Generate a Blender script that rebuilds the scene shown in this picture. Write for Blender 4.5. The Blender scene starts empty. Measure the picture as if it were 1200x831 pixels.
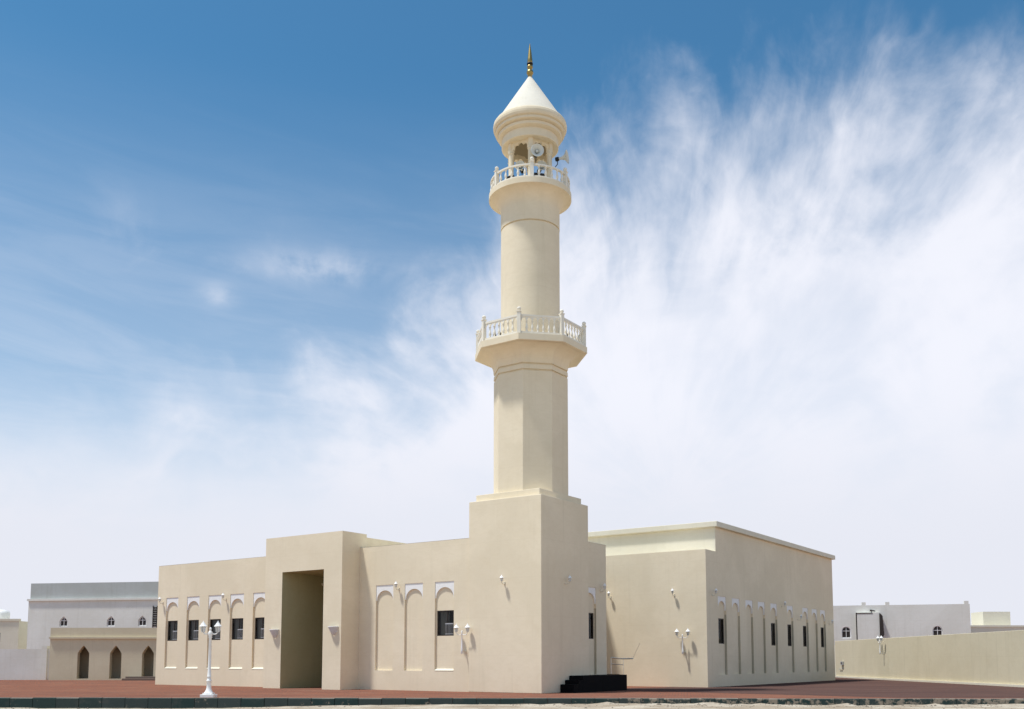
import bpy, math, random
from mathutils import Vector, Matrix, noise

random.seed(7)
scene = bpy.context.scene
R = math.radians

# ------------------------------------------------------------------ camera
cam_d = bpy.data.cameras.new('camera')
cam = bpy.data.objects.new('camera', cam_d)
scene.collection.objects.link(cam)
cam.location = (0, 0, 1.6)
cam.rotation_euler = (math.pi / 2 + 0.0927, 0, 0)
cam_d.sensor_width = 36.0
cam_d.lens = 33.96
cam_d.shift_y = 0.2108
cam_d.clip_start = 0.5
cam_d.clip_end = 20000
scene.camera = cam

# ------------------------------------------------------------------ light
SUN_TRAVEL = Vector((0.388, 0.118, -1.0)).normalized()      # the way the light goes
sun_d = bpy.data.lights.new('sun', 'SUN')
sun_d.energy = 2.95
sun_d.angle = R(4.5)
sun_d.color = (1.0, 0.985, 0.96)
sun = bpy.data.objects.new('sun', sun_d)
scene.collection.objects.link(sun)
sun.rotation_euler = SUN_TRAVEL.to_track_quat('-Z', 'Y').to_euler()
sun.location = (-40, -5, 70)
TO_SUN = -SUN_TRAVEL
SUN_EL = math.asin(TO_SUN.z)
SUN_ROT = math.atan2(TO_SUN.x, TO_SUN.y)

view = scene.view_settings
view.view_transform = 'Standard'
view.look = 'None'
view.exposure = 0.42
view.gamma = 1.0
view.use_curve_mapping = False
scene.cycles.max_bounces = 8
scene.cycles.diffuse_bounces = 4
scene.cycles.transparent_max_bounces = 12

SKY_STRENGTH = 0.12


class Nodes:
    """small helper that writes node graphs"""
    def __init__(self, tree):
        self.t = tree
        self.n = tree.nodes
        self.l = tree.links

    def new(self, kind, **kw):
        nd = self.n.new(kind)
        for k, v in kw.items():
            setattr(nd, k, v)
        return nd

    def put(self, sock, v):
        if isinstance(v, bpy.types.NodeSocket):
            self.l.new(v, sock)
        else:
            sock.default_value = v

    def math(self, op, a, b=None, c=None, clamp=False):
        nd = self.new('ShaderNodeMath', operation=op, use_clamp=clamp)
        self.put(nd.inputs[0], a)
        if b is not None:
            self.put(nd.inputs[1], b)
        if c is not None:
            self.put(nd.inputs[2], c)
        return nd.outputs[0]

    def vmath(self, op, a, b=None):
        nd = self.new('ShaderNodeVectorMath', operation=op)
        self.put(nd.inputs[0], a)
        if b is not None:
            self.put(nd.inputs[1], b)
        return nd.outputs['Value'] if op in ('DOT_PRODUCT', 'LENGTH') else nd.outputs[0]

    def ramp(self, v, lo, hi, a=0.0, b=1.0):
        nd = self.new('ShaderNodeMapRange', interpolation_type='SMOOTHSTEP')
        self.put(nd.inputs['Value'], v)
        nd.inputs['From Min'].default_value = lo
        nd.inputs['From Max'].default_value = hi
        nd.inputs['To Min'].default_value = a
        nd.inputs['To Max'].default_value = b
        return nd.outputs[0]

    def noise(self, vec, scale, detail=5, rough=0.55, dist=0.0, lac=2.0):
        nd = self.new('ShaderNodeTexNoise')
        self.put(nd.inputs['Vector'], vec)
        nd.inputs['Scale'].default_value = scale
        nd.inputs['Detail'].default_value = detail
        nd.inputs['Roughness'].default_value = rough
        nd.inputs['Distortion'].default_value = dist
        nd.inputs['Lacunarity'].default_value = lac
        return nd.outputs['Fac']

    def mix(self, f, a, b, blend='MIX'):
        nd = self.new('ShaderNodeMix', data_type='RGBA', blend_type=blend)
        self.put(nd.inputs[0], f)
        self.put(nd.inputs[6], a)
        self.put(nd.inputs[7], b)
        return nd.outputs[2]

    def mapping(self, vec, loc=(0, 0, 0), rot=(0, 0, 0), scale=(1, 1, 1)):
        nd = self.new('ShaderNodeMapping')
        self.put(nd.inputs['Vector'], vec)
        nd.inputs['Location'].default_value = loc
        nd.inputs['Rotation'].default_value = rot
        nd.inputs['Scale'].default_value = scale
        return nd.outputs[0]


# ------------------------------------------------------------------ sky with high cirrus
world = bpy.data.worlds.new('World')
scene.world = world
world.use_nodes = True
W = Nodes(world.node_tree)
for nd in list(W.n):
    W.n.remove(nd)
w_out = W.new('ShaderNodeOutputWorld')
w_bg = W.new('ShaderNodeBackground')
w_bg.inputs['Strength'].default_value = SKY_STRENGTH
W.l.new(w_bg.outputs[0], w_out.inputs['Surface'])
sky = W.new('ShaderNodeTexSky', sky_type='NISHITA', sun_disc=False)
sky.sun_elevation = SUN_EL
sky.sun_rotation = SUN_ROT
sky.altitude = 0
sky.air_density = 1.0
sky.dust_density = 0.6
sky.ozone_density = 2.0
tc = W.new('ShaderNodeTexCoord')
d = tc.outputs['Generated']
sep = W.new('ShaderNodeSeparateXYZ')
W.l.new(d, sep.inputs[0])
dx, dy, dz = sep.outputs
DEG = 180 / math.pi
az = W.math('MULTIPLY', W.math('ARCTAN2', dx, dy), DEG)     # degrees, 0 = straight up the road view
el = W.math('MULTIPLY', W.math('ARCSINE', dz), DEG)
# height to which the cirrus reaches, by compass direction
crv = W.new('ShaderNodeFloatCurve')
W.put(crv.inputs['Value'], W.math('ADD', W.math('DIVIDE', az, 360.0), 0.5))
cm = crv.mapping.curves[0]
pts_ = [(-180, 17), (-60, 15), (-22, 12), (-12, 15.5), (-7, 17.5), (-2, 22.0), (3, 27.6), (9, 28.2), (16, 29.3), (24, 29.3), (45, 26.5), (110, 19), (180, 17)]
for i_, (a_, e_) in enumerate(pts_):
    x_, y_ = a_ / 360 + 0.5, e_ / 90
    if i_ == 0:
        cm.points[0].location = (0, y_)
    elif i_ == len(pts_) - 1:
        cm.points[-1].location = (1, y_)
    else:
        cm.points.new(x_, y_)
crv.mapping.update()
etop = W.math('MULTIPLY', crv.outputs[0], 90.0)
# wisps fan out from the heart of the bank
pa = W.math('SUBTRACT', az, 9.0)
pe = W.math('SUBTRACT', el, 9.0)
rr_ = W.math('SQRT', W.math('ADD', W.math('ADD', W.math('MULTIPLY', pa, pa), W.math('MULTIPLY', pe, pe)), 1.0))
fan = W.new('ShaderNodeCombineXYZ')
warpn = W.noise(W.mapping(d, (3, 1, 7)), 5.0, 4, 0.5)
tw = W.math('MULTIPLY', W.math('SUBTRACT', warpn, 0.5), 0.45)
W.put(fan.inputs[0], W.math('ADD', W.math('DIVIDE', pa, rr_), tw))
W.put(fan.inputs[1], W.math('ADD', W.math('DIVIDE', pe, rr_), tw))
W.put(fan.inputs[2], W.math('MULTIPLY', rr_, 0.020))
streak = W.noise(fan.outputs[0], 7.0, 8, 0.54, 0.2)
fine_ = W.noise(W.mapping(fan.outputs[0], (2, 9, 4), (0, 0, 0), (4.0, 4.0, 1.2)), 6.0, 5, 0.6, 0.1)
puff = W.noise(W.mapping(d, (8.3, 2.2, 0)), 9.0, 8, 0.58, 0.4)
big = W.noise(W.mapping(d, (1.4, 4.6, 2.2)), 3.6, 4, 0.5, 0.3)
edge = W.math('ADD', W.math('MULTIPLY', W.math('SUBTRACT', streak, 0.5), 10.0), W.math('MULTIPLY', W.math('SUBTRACT', puff, 0.5), 12.0))
edge = W.math('ADD', edge, W.math('MULTIPLY', W.math('SUBTRACT', fine_, 0.5), 2.0))
below = W.math('SUBTRACT', etop, el)                        # degrees below the upper edge
bank = W.ramp(W.math('ADD', below, edge), -5.0, 8.0)
holes = W.ramp(W.math('ADD', W.math('ADD', W.math('MULTIPLY', puff, 0.35), W.math('MULTIPLY', big, 0.5)), W.math('MULTIPLY', streak, 0.15)), 0.40, 0.56, 0.74, 1.0)
solid = W.ramp(el, 12.0, 5.0)
holes = W.math('MAXIMUM', holes, solid)
bank = W.math('MULTIPLY', bank, holes)
# a thin high haze and a few stray tufts in the open blue
thin = W.math('MULTIPLY', W.ramp(el, 33.0, 13.0), 0.36)
flat = W.new('ShaderNodeCombineXYZ')
W.put(flat.inputs[0], W.math('MULTIPLY', az, 0.045))
W.put(flat.inputs[1], W.math('ADD', W.math('MULTIPLY', el, 0.26), W.math('MULTIPLY', az, 0.02)))
layer = W.noise(flat.outputs[0], 1.6, 8, 0.6, 0.6)
thin = W.math('MULTIPLY', thin, W.ramp(layer, 0.35, 0.68, 0.82, 1.18))
# broken cirrus added overhead, out of view, to brighten the fill light
over = W.math('MULTIPLY', W.ramp(W.math('ADD', W.math('MULTIPLY', puff, 0.4), W.math('MULTIPLY', big, 0.6)), 0.45, 0.62), W.ramp(el, 40.0, 55.0, 0.0, 0.8))
tuft = W.math('MULTIPLY', W.ramp(W.math('ADD', W.math('MULTIPLY', puff, 0.6), W.math('MULTIPLY', big, 0.4)), 0.52, 0.70), W.ramp(el, 27.0, 19.0, 0.0, 0.40))


def spot(a0, e0, wa, we, amp):
    u_ = W.math('DIVIDE', W.math('SUBTRACT', az, a0), wa)
    v_ = W.math('DIVIDE', W.math('SUBTRACT', el, e0), we)
    r2 = W.math('ADD', W.math('MULTIPLY', u_, u_), W.math('MULTIPLY', v_, v_))
    g_ = W.math('EXPONENT', W.math('MULTIPLY', r2, -1.0))
    return W.math('MULTIPLY', W.math('MULTIPLY', g_, amp), W.ramp(puff, 0.36, 0.62))


tuft = W.math('ADD', tuft, W.math('ADD', spot(-11.6, 22.3, 3.4, 0.8, 0.55), spot(-17.4, 20.3, 1.0, 0.6, 0.45)))
veil = W.math('MULTIPLY', W.ramp(el, 17.0, 5.5), 0.94)
inv = lambda v_: W.math('SUBTRACT', 1.0, W.math('MINIMUM', v_, 1.0))
clear = W.math('MULTIPLY', W.math('MULTIPLY', inv(W.math('MULTIPLY', bank, 0.96)), inv(veil)), W.math('MULTIPLY', W.math('MULTIPLY', inv(thin), inv(over)), inv(tuft)))
den = inv(clear)
k = 1.0 / SKY_STRENGTH
blue = W.mix(1.0, sky.outputs[0], (0.36, 0.71, 0.80, 1), 'MULTIPLY')
cloud_col = W.mix(veil, (0.685 * k, 0.695 * k, 0.755 * k, 1), (0.595 * k, 0.61 * k, 0.672 * k, 1))
W.l.new(W.mix(den, blue, cloud_col), w_bg.inputs['Color'])


# ------------------------------------------------------------------ materials
MATS = {}


def principled(name, base, rough=0.8, metal=0.0, spec=0.3, build=None):
    m = bpy.data.materials.new(name)
    m.use_nodes = True
    N = Nodes(m.node_tree)
    b = m.node_tree.nodes['Principled BSDF']
    b.inputs['Base Color'].default_value = (*base, 1)
    b.inputs['Roughness'].default_value = rough
    b.inputs['Metallic'].default_value = metal
    b.inputs['Specular IOR Level'].default_value = spec
    if build:
        build(N, b)
    MATS[name] = m
    return m


def bump(N, b, h, strength, dist=0.02):
    nd = N.new('ShaderNodeBump')
    nd.inputs['Strength'].default_value = strength
    nd.inputs['Distance'].default_value = dist
    N.put(nd.inputs['Height'], h)
    N.l.new(nd.outputs[0], b.inputs['Normal'])


def plaster(c, grime=0.5, patch=0.5):
    def f(N, b):
        pos = N.new('ShaderNodeNewGeometry').outputs['Position']
        big = N.noise(pos, 0.22, 5, 0.6, 0.6)
        mid = N.noise(N.mapping(pos, (5, 2, 9)), 1.1, 6, 0.62, 0.3)
        fine = N.noise(pos, 14.0, 4, 0.6)
        run = N.noise(N.mapping(pos, (1, 4, 2), (0, 0, 0), (1.7, 1.7, 0.09)), 1.6, 6, 0.65)
        col = N.mix(N.ramp(big, 0.38, 0.64), (c[0] * 0.95, c[1] * 0.945, c[2] * 0.93, 1), (c[0] * 1.03, c[1] * 1.03, c[2] * 1.03, 1))
        col = N.mix(N.math('MULTIPLY', N.ramp(mid, 0.5, 0.75), 0.45 * patch), col, (c[0] * 0.86, c[1] * 0.83, c[2] * 0.76, 1))
        col = N.mix(N.math('MULTIPLY', N.ramp(run, 0.52, 0.74), 0.42 * grime), col, (c[0] * 0.70, c[1] * 0.69, c[2] * 0.64, 1))
        # splash band of dust and damp near the ground
        z = N.new('ShaderNodeSeparateXYZ')
        N.l.new(pos, z.inputs[0])
        hgt = N.math('ADD', z.outputs[2], N.math('MULTIPLY', mid, 1.1))
        col = N.mix(N.math('MULTIPLY', N.ramp(hgt, 1.25, 0.35), 0.32 * grime), col, (c[0] * 0.78, c[1] * 0.74, c[2] * 0.66, 1))
        col = N.mix(N.math('MULTIPLY', fine, 0.10), col, (c[0] * 0.8, c[1] * 0.78, c[2] * 0.74, 1))
        N.l.new(col, b.inputs['Base Color'])
        trowel = N.noise(N.mapping(pos, (3, 3, 1), (0, 0, 0), (1.0, 1.0, 2.2)), 2.6, 6, 0.62, 0.8)
        col = N.mix(N.math('MULTIPLY', N.ramp(trowel, 0.40, 0.66), 0.16), col, (c[0] * 0.84, c[1] * 0.80, c[2] * 0.72, 1))
        # faint level joints left by each day's plastering
        lift = N.math('PINGPONG', N.math('ADD', z.outputs[2], N.math('MULTIPLY', big, 0.12)), 0.95)
        col = N.mix(N.math('MULTIPLY', N.ramp(lift, 0.05, 0.0), 0.16 * grime), col, (c[0] * 0.74, c[1] * 0.70, c[2] * 0.62, 1))
        N.l.new(col, b.inputs['Base Color'])
        bump(N, b, N.math('ADD', fine, N.math('MULTIPLY', trowel, 1.0)), 0.07, 0.02)
    return f


CREAM = (0.84, 0.735, 0.55)
principled('cream_plaster', CREAM, 0.9, 0, 0.15, plaster(CREAM))
principled('porch_shade_plaster', (0.50, 0.46, 0.27), 0.9, 0, 0.1, plaster((0.50, 0.46, 0.27), 0.4))  # porch inside coloured darker than the cream walls to deepen its shade
principled('stain_and_shade_plaster', (0.52, 0.47, 0.35), 0.95, 0, 0.1, plaster((0.52, 0.47, 0.35), 1.0, 1.0))  # rain stain and the shade of the reveal mixed into one tone
principled('pale_plaster', (0.80, 0.75, 0.61), 0.9, 0, 0.15, plaster((0.80, 0.75, 0.61), 0.4))
principled('cone_plaster', (0.78, 0.73, 0.62), 0.85, 0, 0.2, plaster((0.78, 0.73, 0.62), 0.25, 0.3))
principled('villa_plaster', (0.80, 0.785, 0.72), 0.9, 0, 0.15, plaster((0.80, 0.785, 0.72), 0.8))
principled('villa_grey', (0.48, 0.50, 0.48), 0.9, 0, 0.15, plaster((0.48, 0.50, 0.48), 0.8))
principled('wall_cream', (0.70, 0.625, 0.45), 0.9, 0, 0.15, plaster((0.70, 0.625, 0.45), 0.7))


def white_b(N, b):
    pos = N.new('ShaderNodeNewGeometry').outputs['Position']
    n1 = N.noise(pos, 3.0, 5, 0.6)
    N.l.new(N.mix(N.ramp(n1, 0.45, 0.75), (0.90, 0.885, 0.85, 1), (0.82, 0.80, 0.755, 1)), b.inputs['Base Color'])


principled('white_gypsum', (0.8, 0.8, 0.8), 0.75, 0, 0.25, white_b)
principled('white_paint', (0.74, 0.74, 0.71), 0.45, 0, 0.4, white_b)
principled('railing_white', (0.86, 0.81, 0.70), 0.75, 0, 0.2, plaster((0.86, 0.81, 0.70), 0.4))
principled('black_metal', (0.012, 0.013, 0.015), 0.5, 0, 0.4)
principled('dark_frame', (0.03, 0.022, 0.018), 0.45, 0, 0.4)
principled('curtain_cloth', (0.42, 0.40, 0.36), 0.9, 0, 0.1)
principled('grille_metal', (0.45, 0.46, 0.47), 0.4, 0.3, 0.4)
principled('steel', (0.82, 0.82, 0.82), 0.35, 1.0, 0.5)
principled('wood_door', (0.09, 0.045, 0.02), 0.55, 0, 0.3)
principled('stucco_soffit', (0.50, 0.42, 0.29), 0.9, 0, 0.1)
principled('horn_grey', (0.66, 0.67, 0.62), 0.45, 0, 0.35)
principled('lamp_bowl', (0.66, 0.68, 0.68), 0.5, 0, 0.35)


def gold_b(N, b):
    pos = N.new('ShaderNodeNewGeometry').outputs['Position']
    n1 = N.noise(pos, 6.0, 4, 0.6)
    N.l.new(N.mix(n1, (0.30, 0.21, 0.07, 1), (0.46, 0.34, 0.13, 1)), b.inputs['Base Color'])


principled('gold', (0.6, 0.42, 0.13), 0.42, 1.0, 0.5, gold_b)


def granite_b(N, b):
    pos = N.new('ShaderNodeNewGeometry').outputs['Position']
    n1 = N.noise(pos, 60.0, 2, 0.7)
    N.l.new(N.mix(N.ramp(n1, 0.5, 0.8), (0.004, 0.004, 0.005, 1), (0.012, 0.012, 0.014, 1)), b.inputs['Base Color'])


principled('black_granite', (0.008, 0.008, 0.01), 0.75, 0, 0.08, granite_b)


def glass_mat():
    m = bpy.data.materials.new('window_glass')
    m.use_nodes = True
    N = Nodes(m.node_tree)
    for nd in list(N.n):
        N.n.remove(nd)
    out = N.new('ShaderNodeOutputMaterial')
    tr = N.new('ShaderNodeBsdfTransparent')
    tr.inputs[0].default_value = (0.55, 0.57, 0.56, 1)
    gl = N.new('ShaderNodeBsdfGlossy')
    gl.inputs['Roughness'].default_value = 0.05
    fr = N.new('ShaderNodeFresnel')
    fr.inputs[0].default_value = 1.5
    mx = N.new('ShaderNodeMixShader')
    N.l.new(N.math('MULTIPLY', fr.outputs[0], 0.55), mx.inputs[0])
    N.l.new(tr.outputs[0], mx.inputs[1])
    N.l.new(gl.outputs[0], mx.inputs[2])
    N.l.new(mx.outputs[0], out.inputs[0])
    MATS['window_glass'] = m


glass_mat()


def lamp_glass_b(N, b):
    b.inputs['Transmission Weight'].default_value = 0.6
    b.inputs['IOR'].default_value = 1.2


principled('lamp_glass', (0.72, 0.74, 0.74), 0.3, 0, 0.4, lamp_glass_b)


def paver_b(N, b):
    pos = N.new('ShaderNodeNewGeometry').outputs['Position']
    br = N.new('ShaderNodeTexBrick')
    N.put(br.inputs['Vector'], N.mapping(pos, (0, 0, 0), (0, 0, R(-35))))
    br.inputs['Color1'].default_value = (0.33, 0.128, 0.074, 1)
    br.inputs['Color2'].default_value = (0.26, 0.104, 0.064, 1)
    br.inputs['Mortar'].default_value = (0.14, 0.10, 0.08, 1)
    br.inputs['Scale'].default_value = 1.0
    br.inputs['Mortar Size'].default_value = 0.012
    br.inputs['Brick Width'].default_value = 0.2
    br.inputs['Row Height'].default_value = 0.1
    band = N.noise(N.mapping(pos, (3, 1, 0), (0, 0, R(2)), (0.10, 0.85, 1)), 1.0, 6, 0.68, 0.5)
    dust = N.noise(N.mapping(pos, (7, 2, 0)), 0.35, 6, 0.65, 0.4)
    col = N.mix(N.math('MULTIPLY', N.ramp(band, 0.42, 0.62), 0.55), br.outputs['Color'], (0.155, 0.072, 0.058, 1))
    col = N.mix(N.math('MULTIPLY', N.ramp(dust, 0.48, 0.75), 0.22), col, (0.33, 0.22, 0.15, 1))
    stain = N.noise(N.mapping(pos, (9, 3, 0)), 1.3, 6, 0.7, 0.5)
    col = N.mix(N.math('MULTIPLY', N.ramp(stain, 0.56, 0.70), 0.45), col, (0.075, 0.045, 0.04, 1))
    drift = N.noise(N.mapping(pos, (2, 6, 0), (0, 0, 0), (0.35, 1.2, 1)), 1.1, 7, 0.68, 0.4)
    col = N.mix(N.math('MULTIPLY', N.ramp(drift, 0.56, 0.70), 0.3), col, (0.42, 0.31, 0.22, 1))
    N.l.new(col, b.inputs['Base Color'])
    bump(N, b, br.outputs['Fac'], -0.25, 0.01)


principled('red_pavers', (0.2, 0.085, 0.06), 1.0, 0, 0.0, paver_b)


def brown_b(N, b):
    pos = N.new('ShaderNodeNewGeometry').outputs['Position']
    br = N.new('ShaderNodeTexBrick')
    N.put(br.inputs['Vector'], N.mapping(pos, (0, 0, 0), (0, 0, R(-35))))
    br.inputs['Color1'].default_value = (0.155, 0.08, 0.062, 1)
    br.inputs['Color2'].default_value = (0.122, 0.065, 0.053, 1)
    br.inputs['Mortar'].default_value = (0.10, 0.08, 0.07, 1)
    br.inputs['Scale'].default_value = 1.0
    br.inputs['Mortar Size'].default_value = 0.012
    br.inputs['Brick Width'].default_value = 0.2
    br.inputs['Row Height'].default_value = 0.1
    band = N.noise(N.mapping(pos, (1, 5, 0), (0, 0, R(20)), (0.15, 0.5, 1)), 1.0, 6, 0.66, 0.4)
    col = N.mix(N.math('MULTIPLY', N.ramp(band, 0.4, 0.65), 0.6), br.outputs['Color'], (0.09, 0.053, 0.047, 1))
    N.l.new(col, b.inputs['Base Color'])


principled('brown_pavers', (0.12, 0.07, 0.06), 1.0, 0, 0.0, brown_b)


def kerb_b(N, b):
    geo = N.new('ShaderNodeNewGeometry')
    pos = geo.outputs['Position']
    oi = N.new('ShaderNodeObjectInfo').outputs['Random']
    n1 = N.noise(pos, 1.6, 6, 0.7)
    n2 = N.noise(N.mapping(pos, (4, 4, 4)), 3.2, 7, 0.72)
    col = N.mix(oi, (0.022, 0.046, 0.042, 1), (0.048, 0.062, 0.058, 1))
    col = N.mix(N.math('MULTIPLY', N.ramp(n1, 0.5, 0.72), 0.5), col, (0.085, 0.085, 0.075, 1))
    sx = N.new('ShaderNodeSeparateXYZ')
    N.l.new(pos, sx.inputs[0])
    worn = N.ramp(sx.outputs[0], 2.0, 7.0, 0.0, 0.13)      # paint is chipped and dusted over on the eastern stretch
    col = N.mix(N.ramp(N.math('ADD', n2, worn), 0.60, 0.70), col, (0.30, 0.25, 0.19, 1))
    nz = N.new('ShaderNodeSeparateXYZ')
    N.l.new(geo.outputs['True Normal'], nz.inputs[0])
    col = N.mix(N.ramp(nz.outputs[2], 0.5, 0.9), col, N.mix(n1, (0.16, 0.15, 0.13, 1), (0.34, 0.29, 0.23, 1)))
    N.l.new(col, b.inputs['Base Color'])
    bump(N, b, n2, 0.5, 0.02)


principled('kerb_paint', (0.05, 0.06, 0.06), 0.85, 0, 0.2, kerb_b)


def sand_b(N, b):
    pos = N.new('ShaderNodeNewGeometry').outputs['Position']
    n1 = N.noise(pos, 0.5, 6, 0.62, 0.4)
    n2 = N.noise(N.mapping(pos, (2, 8, 1)), 4.0, 6, 0.7)
    n3 = N.noise(pos, 28.0, 3, 0.7)
    col = N.mix(N.ramp(n1, 0.35, 0.68), (0.36, 0.285, 0.205, 1), (0.58, 0.50, 0.39, 1))
    col = N.mix(N.math('MULTIPLY', N.ramp(n2, 0.52, 0.72), 0.45), col, (0.25, 0.19, 0.135, 1))
    col = N.mix(N.math('MULTIPLY', N.ramp(n3, 0.58, 0.70), 0.45), col, (0.17, 0.13, 0.10, 1))
    N.l.new(col, b.inputs['Base Color'])
    bump(N, b, N.math('ADD', n2, n3), 0.6, 0.04)


principled('sand', (0.38, 0.30, 0.22), 1.0, 0, 0.0, sand_b)
principled('pebble', (0.20, 0.165, 0.13), 0.95, 0, 0.1)
principled('stone_step', (0.20, 0.15, 0.12), 0.9, 0, 0.15)

# ------------------------------------------------------------------ mesh helpers
COL = scene.collection


class MB:
    """collects geometry; build() links it as ONE mesh object"""
    def __init__(self):
        self.v = []
        self.f = []
        self.s = []

    def add(self, vs, fs, smooth=False, mat=None):
        o = len(self.v)
        for p in vs:
            p = Vector(p)
            self.v.append(mat @ p if mat else p)
        for f in fs:
            self.f.append(tuple(i + o for i in f))
            self.s.append(smooth)
        return self

    def box(self, x0, x1, y0, y1, z0, z1, mat=None, skip=()):
        vs = [(x0, y0, z0), (x1, y0, z0), (x1, y1, z0), (x0, y1, z0), (x0, y0, z1), (x1, y0, z1), (x1, y1, z1), (x0, y1, z1)]
        fs = {'bottom': (3, 2, 1, 0), 'top': (4, 5, 6, 7), 'front': (0, 1, 5, 4), 'right': (1, 2, 6, 5), 'back': (2, 3, 7, 6), 'left': (3, 0, 4, 7)}
        return self.add(vs, [f for k_, f in fs.items() if k_ not in skip], mat=mat)

    def lathe(self, prof, n=24, center=(0, 0, 0), smooth=True, phase=0.0, mat=None, a0=0.0, a1=2 * math.pi, caps=True):
        full = abs(a1 - a0 - 2 * math.pi) < 1e-6
        m = n if full else n + 1
        vs = []
        for r, z in prof:
            for i in range(m):
                t = a0 + (a1 - a0) * i / n + phase
                vs.append((center[0] + r * math.cos(t), center[1] + r * math.sin(t), center[2] + z))
        fs = []
        for j in range(len(prof) - 1):
            for i in range(n):
                i2 = (i + 1) % m if full else i + 1
                fs.append((j * m + i, j * m + i2, (j + 1) * m + i2, (j + 1) * m + i))
        self.add(vs, fs, smooth, mat)
        if caps and full:
            self.add([vs[i] for i in range(m)], [tuple(range(m - 1, -1, -1))], False, mat)
            self.add([vs[(len(prof) - 1) * m + i] for i in range(m)], [tuple(range(m))], False, mat)
        return self

    def tube(self, a, b, r0, r1=None, n=8, smooth=True):
        a, b = Vector(a), Vector(b)
        r1 = r0 if r1 is None else r1
        mat = Matrix.Translation(a) @ (b - a).to_track_quat('Z', 'Y').to_matrix().to_4x4()
        L = (b - a).length
        return self.lathe([(r0, 0), (r1, L)], n, smooth=smooth, mat=mat)

    def path(self, pts, r, n=6):
        for a, b in zip(pts[:-1], pts[1:]):
            self.tube(a, b, r, r, n)
        return self

    def prism(self, pts, y0, y1, mat=None):
        """polygon in x,z (counter-clockwise from -y) between y0 and y1"""
        n = len(pts)
        vs = [(x, y0, z) for x, z in pts] + [(x, y1, z) for x, z in pts]
        fs = [tuple(range(n)), tuple(range(2 * n - 1, n - 1, -1))]
        for i in range(n):
            j = (i + 1) % n
            fs.append((i, i + n, j + n, j))
        return self.add(vs, fs, mat=mat)

    def mesh(self, name, material):
        me = bpy.data.meshes.new(name)
        me.from_pydata([tuple(p) for p in self.v], [], self.f)
        me.polygons.foreach_set('use_smooth', self.s)
        me.materials.append(MATS[material])
        me.update()
        return me

    def build(self, name, material, parent=None, loc=(0, 0, 0), rz=0.0):
        return link(name, self.mesh(name, material), parent, loc, rz)


def link(name, me, parent=None, loc=(0, 0, 0), rz=0.0):
    o = bpy.data.objects.new(name, me)
    COL.objects.link(o)
    o.parent = parent
    o.location = loc
    o.rotation_euler = (0, 0, rz)
    return o


def tag(o, label, cat, group=None, kind=None):
    o['label'] = label
    o['category'] = cat
    if group:
        o['group'] = group
    if kind:
        o['kind'] = kind
    return o


def thing(name, label, cat, loc=(0, 0, 0), rz=0.0, group=None):
    return tag(link(name, None, None, loc, rz), label, cat, group)


def bevel(o, w=0.02, seg=2):
    m = o.modifiers.new('bevel', 'BEVEL')
    m.width = w
    m.segments = seg
    m.limit_method = 'ANGLE'
    m.angle_limit = R(40)
    return o


def copy_tree(o, parent=None):
    c = o.copy()
    COL.objects.link(c)
    c.parent = parent
    for ch in list(o.children):
        copy_tree(ch, c)
    return c


# ------------------------------------------------------------------ building frame
# local x runs along the long front to the right, local y runs back; the minaret base corner is the origin
ORG = Vector((1.4232, 46.633, 0.0))
ROT = math.atan2(-0.5738, 0.8190)
BM = Matrix.Translation(ORG) @ Matrix.Rotation(ROT, 4, 'Z')


def place(x, y, z=0.0):
    return BM @ Vector((x, y, z))


# ------------------------------------------------------------------ ground
def kerb_y(x):
    return 41.05 - 0.028 * x + 0.05 * math.sin(x * 0.21)


def sand_h(x, y):
    h = -0.285 + 0.07 * noise.noise(Vector((x * 0.13, y * 0.16, 1.3))) + 0.035 * noise.noise(Vector((x * 0.7, y * 0.9, 4.0)))
    h += 0.018 * noise.noise(Vector((x * 2.3, y * 2.9, 7.0)))
    h -= 0.15 * max(0.0, min(1.0, (-x - 3) / 14.0))
    dk = kerb_y(x) - y
    if 0 <= dk < 1.4 and x > -3:                        # sand blown up against the kerb
        h += (1 - dk / 1.4) ** 2 * min(1.0, (x + 3) / 8) * (0.05 + 0.13 * max(0, noise.noise(Vector((x * 0.9, 3.0, 2.0)))) + 0.05 * noise.noise(Vector((x * 3.1, 1.0, 2.0))))
    if dk < -0.05:
        h = -0.55
    return h


xs = [-6000, -2500, -900, -400, -200, -110, -75, -55, -45] + [-40 + 0.4 * i for i in range(201)] + [45, 55, 75, 110, 200, 400, 900, 2500, 6000]
ys = [-3000, -900, -300, -100, -40, -10, 8, 16, 22] + [26 + 0.25 * i for i in range(57)] + [40.1 + 0.07 * i for i in range(32)] + [42.5, 43, 44, 60, 90, 125, 130, 180, 300, 700, 1800, 6000]
gv, gf = [], []
for y in ys:
    for x in xs:
        z = sand_h(x, y)
        if y > 126 or abs(x) > 80:
            z = -0.3
        gv.append((x, y, z))
nx = len(xs)
for j in range(len(ys) - 1):
    for i in range(nx - 1):
        gf.append((j * nx + i, j * nx + i + 1, (j + 1) * nx + i + 1, (j + 1) * nx + i))
g = MB().add(gv, gf, True).build('ground', 'sand')
g['kind'] = 'structure'

# paved forecourt
pv = MB()
pxs = [-70 + 2.0 * i for i in range(71)]
top = [(x, kerb_y(x) + 0.16, 0.0) for x in pxs]
vs = top + [(x, 124.0, 0.0) for x in pxs] + [(x, kerb_y(x) + 0.16, -0.5) for x in pxs]
n_ = len(pxs)
fs = [(i, i + 1, n_ + i + 1, n_ + i) for i in range(n_ - 1)] + [(2 * n_ + i, 2 * n_ + i + 1, i + 1, i) for i in range(n_ - 1)]
pavement = pv.add(vs, fs).build('pavement', 'red_pavers')
pavement['kind'] = 'structure'

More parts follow.
